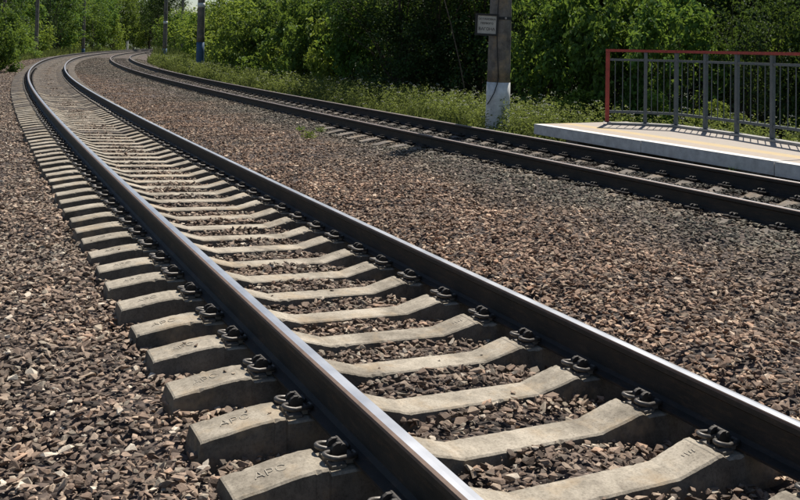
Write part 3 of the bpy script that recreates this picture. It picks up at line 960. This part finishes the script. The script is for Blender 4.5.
def crown_data(seed, rx, rz, zc, nclump, per, leaf, clump_r, hollow=.35, flat=.75, low=-1.0):
    rg = np.random.default_rng(seed)
    # lobed ellipsoid: clump centres pushed to the shell
    d = rg.normal(size=(nclump * 2, 3)); d /= np.linalg.norm(d, axis=1)[:, None]
    d = d[d[:, 2] > low][:nclump]
    r = rg.uniform(hollow, 1.0, len(d)) ** .6
    nl = max(6, nclump // 8)
    ld = rg.normal(size=(nl * 3, 3)); ld /= np.linalg.norm(ld, axis=1)[:, None]; ld = ld[ld[:, 2] > low][:nl]
    lc = ld * rg.uniform(.45, .92, (len(ld), 1)); lr = rg.uniform(.24, .42, len(ld))
    li = rg.integers(0, len(ld), len(d)); dd_ = d * .85 + np.array([0, 0, .35])
    dlob = lc[li] + dd_ * (lr[li] * rg.uniform(.75, 1.05, len(d)))[:, None]
    isl = rg.random(len(d)) < .70
    lob = 1 + .18 * np.sin(d[:, 0] * 4 + seed) + .16 * np.sin(d[:, 1] * 5 + seed * 2) + .14 * np.sin(d[:, 2] * 6 + seed * 3)
    cc = np.where(isl[:, None], dlob, d * (r * lob)[:, None]) * np.array([rx, rx, rz]) + np.array([0, 0, zc])
    n = len(cc) * per
    ci = np.repeat(np.arange(len(cc)), per)
    q = rg.normal(size=(n, 3)); q /= np.linalg.norm(q, axis=1)[:, None]
    cr_ = clump_r * rg.uniform(.55, 1.3, len(cc))
    off = q * (rg.uniform(.25, 1, n) ** .5 * cr_[ci])[:, None] * np.array([1, 1, flat])
    cen = cc[ci] + off
    nr = q * .55 + np.array([0, 0, .75]) + rg.normal(size=(n, 3)) * .45
    size = leaf * rg.uniform(.55, 1.25, n)
    V, F = leaf_quads(cen, nr, size, seed + 1, droop=.5)
    return V, F, cc

def plant(name, seed, rx, rz, zc, nclump, per, leaf, clump_r, mat, stems=5, trunk_r=.09, trunk_h=None, low=-1.0, hollow=.35):
    """returns (crown mesh, wood mesh)"""
    V, F, cc = crown_data(seed, rx, rz, zc, nclump, per, leaf, clump_r, hollow, low=low)
    me = mesh_np('crown', V, F); me.materials.append(mat)
    rg = random.Random(seed)
    mb = MB()
    th = trunk_h if trunk_h is not None else zc * .5
    if trunk_r > .05:
        mb.tube([(0, 0, -.3), (rg.uniform(-.05, .05), rg.uniform(-.05, .05), th * .5), (rg.uniform(-.15, .15), rg.uniform(-.15, .15), th), (rg.uniform(-.3, .3), rg.uniform(-.3, .3), zc + rz * .6)],
                [trunk_r * 1.15, trunk_r * .9, trunk_r * .7, trunk_r * .2], 8)
    idx = list(range(len(cc))); rg.shuffle(idx)
    for i in idx[:stems * 3]:
        c = Vector(cc[i].tolist())
        z0 = th * rg.uniform(.35, 1.0) if trunk_r > .05 else -.2
        a = Vector((rg.uniform(-.1, .1), rg.uniform(-.1, .1), z0))
        mid = a.lerp(c, .5) + Vector((0, 0, .12 * (c - a).length))
        r = max(.010, trunk_r * .32)
        mb.tube([a, mid, c], [r, r * .7, r * .3], 5, False)
    wo = mb.build('trunk', M['bark'], None, True); wm = wo.data; bpy.data.objects.remove(wo)
    return me, wm

# prototypes ----------------------------------------------------------------
KIND = {}
KIND['bush'] = [plant('b', 11 + k, 1.35, 1.15, 1.05, 90, 60, .125, .27, M['leafA'], 7, .04) for k in range(3)]
KIND['lightbush'] = [plant('l', 31 + k, .95, .85, .80, 60, 48, .115, .23, M['leafC'], 6, .03, low=-.9) for k in range(2)]
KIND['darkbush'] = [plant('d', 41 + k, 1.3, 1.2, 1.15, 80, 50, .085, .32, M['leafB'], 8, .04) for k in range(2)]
KIND['tree'] = [plant('t', 51 + k, 2.5, 2.9, 4.3, 190, 88, .122, .42, M['leafA'], 8, .13, 2.4, low=-.95, hollow=.3) for k in range(3)]
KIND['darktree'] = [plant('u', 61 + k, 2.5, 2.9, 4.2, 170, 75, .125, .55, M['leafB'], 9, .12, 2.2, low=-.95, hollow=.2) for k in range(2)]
KIND['fartree'] = [plant('f', 71 + k, 3.3, 4.6, 5.6, 210, 30, .30, .72, M['leafA'], 6, .16, 2.5, hollow=.45, low=-1) for k in range(4)]
KIND['farlight'] = [plant('g', 81 + k, 2.6, 3.0, 3.0, 150, 28, .27, .60, M['leafC'], 6, .10, 1.5, hollow=.45, low=-1) for k in range(2)]
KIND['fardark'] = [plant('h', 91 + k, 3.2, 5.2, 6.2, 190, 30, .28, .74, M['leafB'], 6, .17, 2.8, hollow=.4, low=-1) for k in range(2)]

RT = random.Random(21)
def put(kind, x, y, z, scale, label, group, name='tree', cat='tree', sz=None):
    cm, wm = RT.choice(KIND[kind])
    if kind.startswith('far'): z -= .95 * scale
    root = empty(name, (x, y, z), RT.uniform(0, 6.28)); tag(root, label, cat, group)
    root.scale = (scale, scale, scale * (sz or 1))
    a = link('crown' if name == 'tree' else 'foliage', cm, None, root)
    b_ = link('trunk' if name == 'tree' else 'stems', wm, None, root)
    return root

def putsu(kind, s, ur2, scale, label, group, name='tree', cat='tree', sz=None, z=-.55):
    p = P(s, D2(s) + G + ur2)
    return put(kind, float(p[0]), float(p[1]), z, scale, label, group, name, cat, sz)

GB = 'bushes along the wood edge right of the tracks'
GT = 'trees of the wood right of the tracks'
GL = 'trees left of the curve'
GI = 'trees inside the far bend'
# front bushes, right side (depth ~20 m)
def atpx(x, d): return px(x, d), d
ANCH_PX = [(262, 'far left end of the verge weeds'), (278, 'verge, left of the sunlit weeds'), (292, 'middle of the verge weeds'), (306, 'yellow weed tuft in the ballast'),
           (320, 'gap just right of the ballast weed tuft'), (335, 'last visible sleeper ends'), (350, 'verge left of the dark hollow'), (366, 'left lip of the dark hollow'),
           (383, 'left part of the dark hollow'), (400, 'middle left of the dark hollow'), (420, 'middle of the dark hollow'), (440, 'right part of the dark hollow'), (462, 'leaning sapling stem'),
           (482, 'framed sign'), (505, 'whitewashed pole'), (520, 'right edge of the whitewashed pole'), (545, 'front corner of the platform'), (562, 'first metre of the platform end'),
           (582, 'gap before the red end post'), (604, 'red end post'), (625, 'first railing bay'), (648, 'first grey railing post'), (662, 'second railing bay'),
           (676, 'second grey railing post'), (690, 'third railing bay'), (705, 'third grey railing post'), (720, 'fourth railing bay'), (737, 'fourth grey railing post'),
           (756, 'fifth railing bay'), (773, 'fifth grey railing post'), (797, 'right frame edge'), (840, 'area just beyond the right frame edge'), (870, 'area well beyond the right frame edge')]
USED = set()
def anchor(row, cx_):
    for p_, t_ in sorted(ANCH_PX, key=lambda q: abs(q[0] - cx_)):
        if (row, t_) not in USED:
            USED.add((row, t_)); return t_
front = [  # kind, frame column, depth, scale, sz
    ('bush', 262, 43, 1.45, 1.4), ('bush', 290, 39, 1.45, 1.4), ('bush', 318, 36, 1.4, 1.5), ('lightbush', 304, 36.5, 1.5, 1.2), ('lightbush', 347, 33, 1.7, 1.4), ('bush', 364, 31.5, 1.45, 1.5),
    ('darkbush', 394, 28.0, 1.2, 1.0), ('darkbush', 428, 28.0, 1.2, 1.0), ('darkbush', 464, 27.5, 1.2, 1.0), ('bush', 540, 23.5, 1.0, 1.6),
    ('lightbush', 560, 20.6, .55, .95), ('lightbush', 586, 20.8, .72, .90), ('bush', 585, 22.5, 1.05, 1.6), ('bush', 625, 21.5, 1.1, 1.6), ('lightbush', 655, 18.8, .55, 1.3),
    ('bush', 676, 20.5, 1.05, 1.5), ('lightbush', 716, 17.8, .50, 1.25), ('darkbush', 735, 19.8, 1.1, 1.3), ('darkbush', 780, 19.5, 1.1, 1.5), ('bush', 840, 19.0, 1.1, 1.5), ('darkbush', 508, 25.5, 1.2, 1.3)]
desc = {'bush': 'mid green broad-leaved bush', 'lightbush': 'bright green bush', 'darkbush': 'dark shaded bush'}
for i, (k, cx_, d, sc_, sz_) in enumerate(front):
    x, y = atpx(cx_, d)
    put(k, x, y, -.6, sc_, '%s in line with the %s' % (desc[k], anchor('b', cx_)), GB, 'bush', 'bush', sz_)
# taller trees behind
for i, (cx_, d) in enumerate([(268, 50), (300, 45), (330, 41), (365, 36), (400, 29.5), (440, 28.5), (480, 28), (520, 28.5), (560, 27), (610, 26.0), (655, 26), (700, 25), (750, 24.5), (800, 24), (862, 23)]):
    kind = 'darktree' if 380 < cx_ < 500 or cx_ > 690 else 'tree'
    x, y = atpx(cx_, d)
    nm = {'tree': 'leafy green tree', 'darktree': 'dark leafy tree'}[kind]
    put(kind, x, y, -.6, RT.uniform(.80, .95), '%s behind bushes, in line with the %s' % (nm, anchor('t', cx_)), GT, sz=.88)
for i, (cx_, d) in enumerate([(285, 60), (320, 53), (350, 48), (385, 45), (425, 43), (470, 41), (515, 39), (560, 38), (610, 36), (665, 35), (720, 34), (780, 33), (840, 32)]):
    x, y = atpx(cx_, d)
    put('darktree' if i % 3 else 'tree', x, y, -.6, RT.uniform(1.0, 1.2), 'tall tree deep in the wood, beyond the %s' % anchor('d', cx_), GT)
for i, (cx_, d) in enumerate([(385, 33), (410, 31.5), (440, 31), (470, 30.5), (500, 30), (530, 27), (562, 26), (600, 25), (640, 24), (676, 23.5), (705, 23), (740, 22.5), (775, 22), (815, 21.5), (862, 21)]):
    x, y = atpx(cx_, d)
    put('darkbush', x, y, -.6, 1.35, 'dense dark undergrowth bush behind the %s' % anchor('u', cx_), GB, 'bush', 'bush', .95)
# slender leaning stem in the hollow
sap = empty('sapling', (px(471, 23.4), 23.4, -.5)); tag(sap, 'bare thin leaning sapling stem in the dark hollow left of the whitewashed pole', 'sapling')
mb = MB(); mb.tube([(0, 0, -.1), (-.12, .0, .7), (-.28, .05, 1.5), (-.55, .1, 2.6), (-.9, .1, 3.8)], [.024, .02, .018, .014, .006], 6); mb.build('stem', M['bark'], sap, True)

# bushes inside the bend, frame columns 150..265 : tops stay below the strip of sky
for i, (cx_, d, k, sc_) in enumerate([(222, 58, 'farlight', .72), (240, 52, 'farlight', .68), (256, 47, 'farlight', .70), (214, 72, 'farlight', .82), (232, 68, 'fartree', .50), (250, 62, 'fartree', .50),
                                      (192, 96, 'farlight', .85), (176, 120, 'farlight', .95), (205, 92, 'fartree', .52), (188, 125, 'fartree', .58), (171, 150, 'fardark', 1.0), (160, 160, 'fardark', .95),
                                      (150, 175, 'fardark', 1.0), (218, 88, 'fartree', .56), (236, 82, 'fartree', .56), (258, 76, 'fartree', .62), (200, 140, 'fartree', .66), (275, 66, 'fartree', .72)]):
    x, y = atpx(cx_, d)
    nm = {'farlight': 'light green bush', 'fartree': 'mid green low tree', 'fardark': 'tall dark tree'}[k]
    wh = [(222, 'touching the right side of the tall blue-based pole'), (240, 'beyond the verge, two pole widths right of the blue-based pole'), (256, 'at the right end of the bright thicket'), (214, 'half hidden behind the tall blue-based pole'),
          (232, 'peeping over the thicket right of the tall blue-based pole'), (250, 'rising at the right end of the bright thicket'), (192, 'under the railway signal'), (176, 'between the second and third blue-based poles'),
          (205, 'directly behind the tall blue-based pole'), (188, 'just left of the railway signal'), (172, 'just right of the second blue-based pole'), (160, 'just left of the second blue-based pole'),
          (150, 'left of the strip of sky, against the far bend'), (218, 'below the right end of the sky strip'), (236, 'where the treetops first meet the frame top'), (258, 'under the frame top, right of the sky strip'),
          (200, 'under the middle of the sky strip'), (275, 'above the wood edge, left of the tall wood')][i][1]
    isb = k == 'farlight'
    put(k, x, y, -.6, sc_ * (1.22 if k != 'fardark' else 1.15), '%s %s' % (nm, wh), GI, 'bush' if isb else 'tree', 'bush' if isb else 'tree')
# left and far side of the curve
for i, (cx_, d, k, sc_) in enumerate([(-30, 58, 'fartree', .8), (-12, 66, 'fardark', .85), (12, 88, 'fartree', .95), (28, 96, 'farlight', 1.05), (22, 78, 'farlight', .62), (48, 104, 'fardark', 1.0), (58, 112, 'fartree', 1.0), (72, 128, 'fartree', 1.05),
                                      (66, 122, 'farlight', .85), (92, 134, 'fartree', .95), (98, 150, 'fartree', 1.2), (112, 150, 'farlight', 1.15), (120, 168, 'fartree', 1.3), (134, 175, 'farlight', 1.3), (142, 190, 'fartree', 1.35),
                                      (104, 190, 'fardark', 1.5), (80, 160, 'fardark', 1.4), (50, 135, 'fartree', 1.4), (20, 120, 'fardark', 1.3), (-10, 113, 'fardark', 1.2), (5, 130, 'fartree', 1.4), (36, 160, 'fartree', 1.6), (66, 185, 'fartree', 1.7), (125, 215, 'fardark', 1.6), (150, 205, 'farlight', 1.2), (163, 195, 'fartree', .9)]):
    x, y = atpx(cx_, d)
    nm = {'farlight': 'light green bushy tree', 'fartree': 'mid green leafy tree', 'fardark': 'dark dense tree'}[k]
    side = 'well outside the left frame edge' if cx_ < -20 else 'outside the left frame edge' if cx_ < -5 else 'at the left frame edge' if cx_ < 8 else 'right of the slim grey pole' if cx_ < 24 else 'just left of the left blue-footed pole' if cx_ < 34 else 'behind the left blue-footed pole' if cx_ < 42 else 'right of the left blue-footed pole' if cx_ < 55 else 'midway between the two blue-footed poles' if cx_ < 70 else 'just left of the thin dark pole' if cx_ < 84 else 'right of the thin dark pole' if cx_ < 95 else 'between the thin dark pole and marker post' if cx_ < 108 else 'left of the white marker post' if cx_ < 118 else 'behind the white marker post' if cx_ < 131 else 'right of the white marker post' if cx_ < 145 else 'before the left end of the sky strip'
    depth_ = 'front row' if d < 110 else 'middle row' if d < 155 else 'back row'
    put(k, x, y, -.6, sc_, '%s %s, %s' % (nm, side, depth_), GL)
put('bush', px(-9, 44), 44, -.6, 1.25, 'bright bush cut by the left frame edge, beside the nearer track', None, 'bush', 'bush', 1.35)
put('lightbush', px(2, 45), 44, -.6, 1.25, 'small light green bush at the left frame edge above the grass', None, 'bush', 'bush', 1.2)
put('lightbush', px(44, 100), 98, -.6, 1.9, 'small sunlit bush beside the blue foot of the left pole', None, 'bush', 'bush', 1.2)

# ------------------------------------------------------------------ weeds and grass on the verges
def verge(name, segs, blade_n, weed_n, blade_h, weed_h, seed, leaf=.055):
    rg = np.random.default_rng(seed)
    V, F = [], []; off = 0
    Vl, Fl = [], []; offl = 0
    Vp = []; heads = []
    for (s0, s1, ufn, w0, w1, dens, hs) in segs:
        # clumps so that the verge has gaps and tussocks
        n = int((s1 - s0) * (w1 - w0) * dens * blade_n)
        s = rg.uniform(s0, s1, n); w = rg.uniform(w0, w1, n)
        cl = np.sin(s * 1.9) * np.sin(w * 4.1 + s * .7) + .6 * np.sin(s * 5.3 + w * 2)
        keep = rg.random(n) < np.clip(.55 + .5 * cl, .08, 1); s = s[keep]; w = w[keep]; cl = cl[keep]; n = len(s)
        u = ufn(s) + w
        b = P(s, u); b[:, 2] = ground_z(s, u) - .03
        h = blade_h * hs * rg.uniform(.35, 1.2, n) * (1 + .35 * cl) * np.clip((w - w0) / .35 + .35, .3, 1)
        a = rg.uniform(0, 6.28, n); lean = rg.uniform(.05, .55, n) * h
        wd = .006 * hs + .004
        d = np.stack([np.cos(a), np.sin(a), 0 * a], 1); sd = np.stack([-np.sin(a), np.cos(a), 0 * a], 1)
        mid = b + d * (lean * .35)[:, None]; mid[:, 2] += h * .6
        tip = b + d * lean[:, None]; tip[:, 2] += h
        V.append(np.stack([b - sd * wd, b + sd * wd, mid + sd * wd * .7, tip, mid - sd * wd * .7], 1).reshape(-1, 3))
        F.append(off + (np.arange(n) * 5)[:, None] + np.arange(5)[None]); off += n * 5
        # leafy stems
        n = int((s1 - s0) * (w1 - w0) * dens * weed_n)
        s = rg.uniform(s0, s1, n); w = rg.uniform(w0 + .1, w1, n)
        cl = np.sin(s * 1.3 + 1) * np.sin(w * 3.1 + s * .9)
        keep = rg.random(n) < np.clip(.6 + .6 * cl, .1, 1); s = s[keep]; w = w[keep]; n = len(s)
        u = ufn(s) + w
        b = P(s, u); b[:, 2] = ground_z(s, u) - .03
        h = weed_h * rg.uniform(.4, 1.15, n) * np.clip((w - w0) / .5 + .4, .35, 1)
        per = 22
        t = rg.uniform(.12, 1, (n, per))
        a = rg.uniform(0, 6.28, (n, per)); rr = (.05 + .12 * (1 - t)) * rg.uniform(.4, 1.2, (n, per))
        lx, ly = rg.normal(size=n) * .12, rg.normal(size=n) * .12
        cen = np.stack([b[:, 0, None] + lx[:, None] * t + rr * np.cos(a), b[:, 1, None] + ly[:, None] * t + rr * np.sin(a), b[:, 2, None] + h[:, None] * t], -1).reshape(-1, 3)
        nr = np.stack([np.cos(a) * .5, np.sin(a) * .5, .8 + 0 * a], -1).reshape(-1, 3) + rg.normal(size=(n * per, 3)) * .3
        sz = leaf * hs * rg.uniform(.6, 1.5, n * per)
        v, f = leaf_quads(cen, nr, sz, seed + 5, .42, .2)
        Vl.append(v); Fl.append(f + offl); offl += len(v)
        tips = np.stack([b[:, 0] + lx, b[:, 1] + ly, b[:, 2] + h * 1.02], 1)
        heads.append(tips[rg.random(n) < .22])
    return np.concatenate(V), np.concatenate(F), np.concatenate(Vl), np.concatenate(Fl), np.concatenate(heads)

R2u = lambda s: D2(s) + G
segsR = [(11.7, 13, R2u, 1.2, 4.2, .8, 1.0), (13, 24, R2u, 1.35, 4.2, .85, 1.0), (24, 45, R2u, 1.3, 6.0, .6, 1.3), (45, 80, R2u, 1.5, 7.5, .28, 1.9), (80, 130, R2u, 2.0, 8, .10, 3.0), (1, 11.5, R2u, 3.5, 5.5, .7, 1.0)]
V, F, Vl, Fl, heads = verge('r', segsR, 300, 105, .32, .80, 5, .064)
o = link('verge_grass', mesh_np('verge_grass', V, F), M['grass']); tag(o, 'tall grass on the verge beyond the farther track', 'grass', kind='stuff')
o = link('verge_weeds', mesh_np('verge_weeds', Vl, Fl), M['leafW']); tag(o, 'leafy weeds on the verge beyond the farther track', 'weeds', kind='stuff')
rg = np.random.default_rng(3)
hc = np.repeat(heads, 9, 0) + rg.normal(size=(len(heads) * 9, 3)) * np.array([.022, .022, .008])
v, f = leaf_quads(hc, np.tile([[0, 0, 1.0]], (len(hc), 1)) + rg.normal(size=(len(hc), 3)) * .4, np.full(len(hc), .02), 8, .9)
o = link('white_flowers', mesh_np('white_flowers', v, f), M['petal']); tag(o, 'small white umbel flowers on the verge weeds', 'flowers', kind='stuff')
L1u = lambda s: 0 * s
segsL = [(30, 60, L1u, -6.0, -1.95, .55, 1.3), (60, 100, L1u, -7.0, -2.2, .30, 1.9), (100, 170, L1u, -8.0, -2.6, .10, 3.0)]
V, F, Vl, Fl, heads = verge('l', segsL, 420, 26, .24, .38, 9)
o = link('left_verge_grass', mesh_np('left_verge_grass', V, F), M['grass']); tag(o, 'grass on the verge left of the nearer track', 'grass', kind='stuff')
o = link('left_verge_weeds', mesh_np('left_verge_weeds', Vl, Fl), M['leafW']); tag(o, 'leafy weeds on the verge left of the nearer track', 'weeds', kind='stuff')

# small weeds growing in the ballast
def weed_plant(x, y, z, r, h, n, label, mat, seed, leaf=.045):
    root = empty('weed', (x, y, z)); tag(root, label, 'weed')
    rg = np.random.default_rng(seed)
    a = rg.uniform(0, 6.28, n); t = rg.uniform(.1, 1, n); rr = r * rg.uniform(.1, 1, n) ** .7 * (.5 + .5 * t)
    cen = np.stack([rr * np.cos(a), rr * np.sin(a), h * t * (1 - .4 * rr / r)], 1)
    v, f = leaf_quads(cen, np.stack([np.cos(a) * .5, np.sin(a) * .5, 1 + 0 * a], 1) + rg.normal(size=(n, 3)) * .3, leaf * rg.uniform(.6, 1.3, n), seed, .45)
    link('leaves', mesh_np('leaves', v, f), mat, root)
    mb = MB(); rr_ = random.Random(seed)
    for k in range(7):
        q = rr_.uniform(0, 6.28); e = r * rr_.uniform(.3, .8)
        mb.tube([(0, 0, -.02), (e * .4 * math.cos(q), e * .4 * math.sin(q), h * .6), (e * math.cos(q), e * math.sin(q), h * .95)], [.004, .003, .002], 4, False)
    mb.build('stems', M['leafW'], root)
weed_plant(px(312, 15.2), 15.2, -.25, .19, .20, 170, 'larger bright green weed tuft in the ballast between the tracks', M['leafC'], 1)
weed_plant(px(303, 16.4), 16.4, -.25, .10, .16, 60, 'small bright weed just left of the larger tuft in the ballast', M['leafC'], 2)
weed_plant(px(323, 16.6), 16.6, -.25, .14, .12, 70, 'low greyish weed behind the larger tuft, by the rail', M['leafW'], 3)
wp = P(6.15, D2(6.15) + G + .36)
weed_plant(float(wp[0]), float(wp[1]), -.26, .10, .24, 60, 'tiny yellowish weed squeezed between the outer rail and the platform face', M['leafW'], 4, .03)

print('done', len(bpy.data.objects))
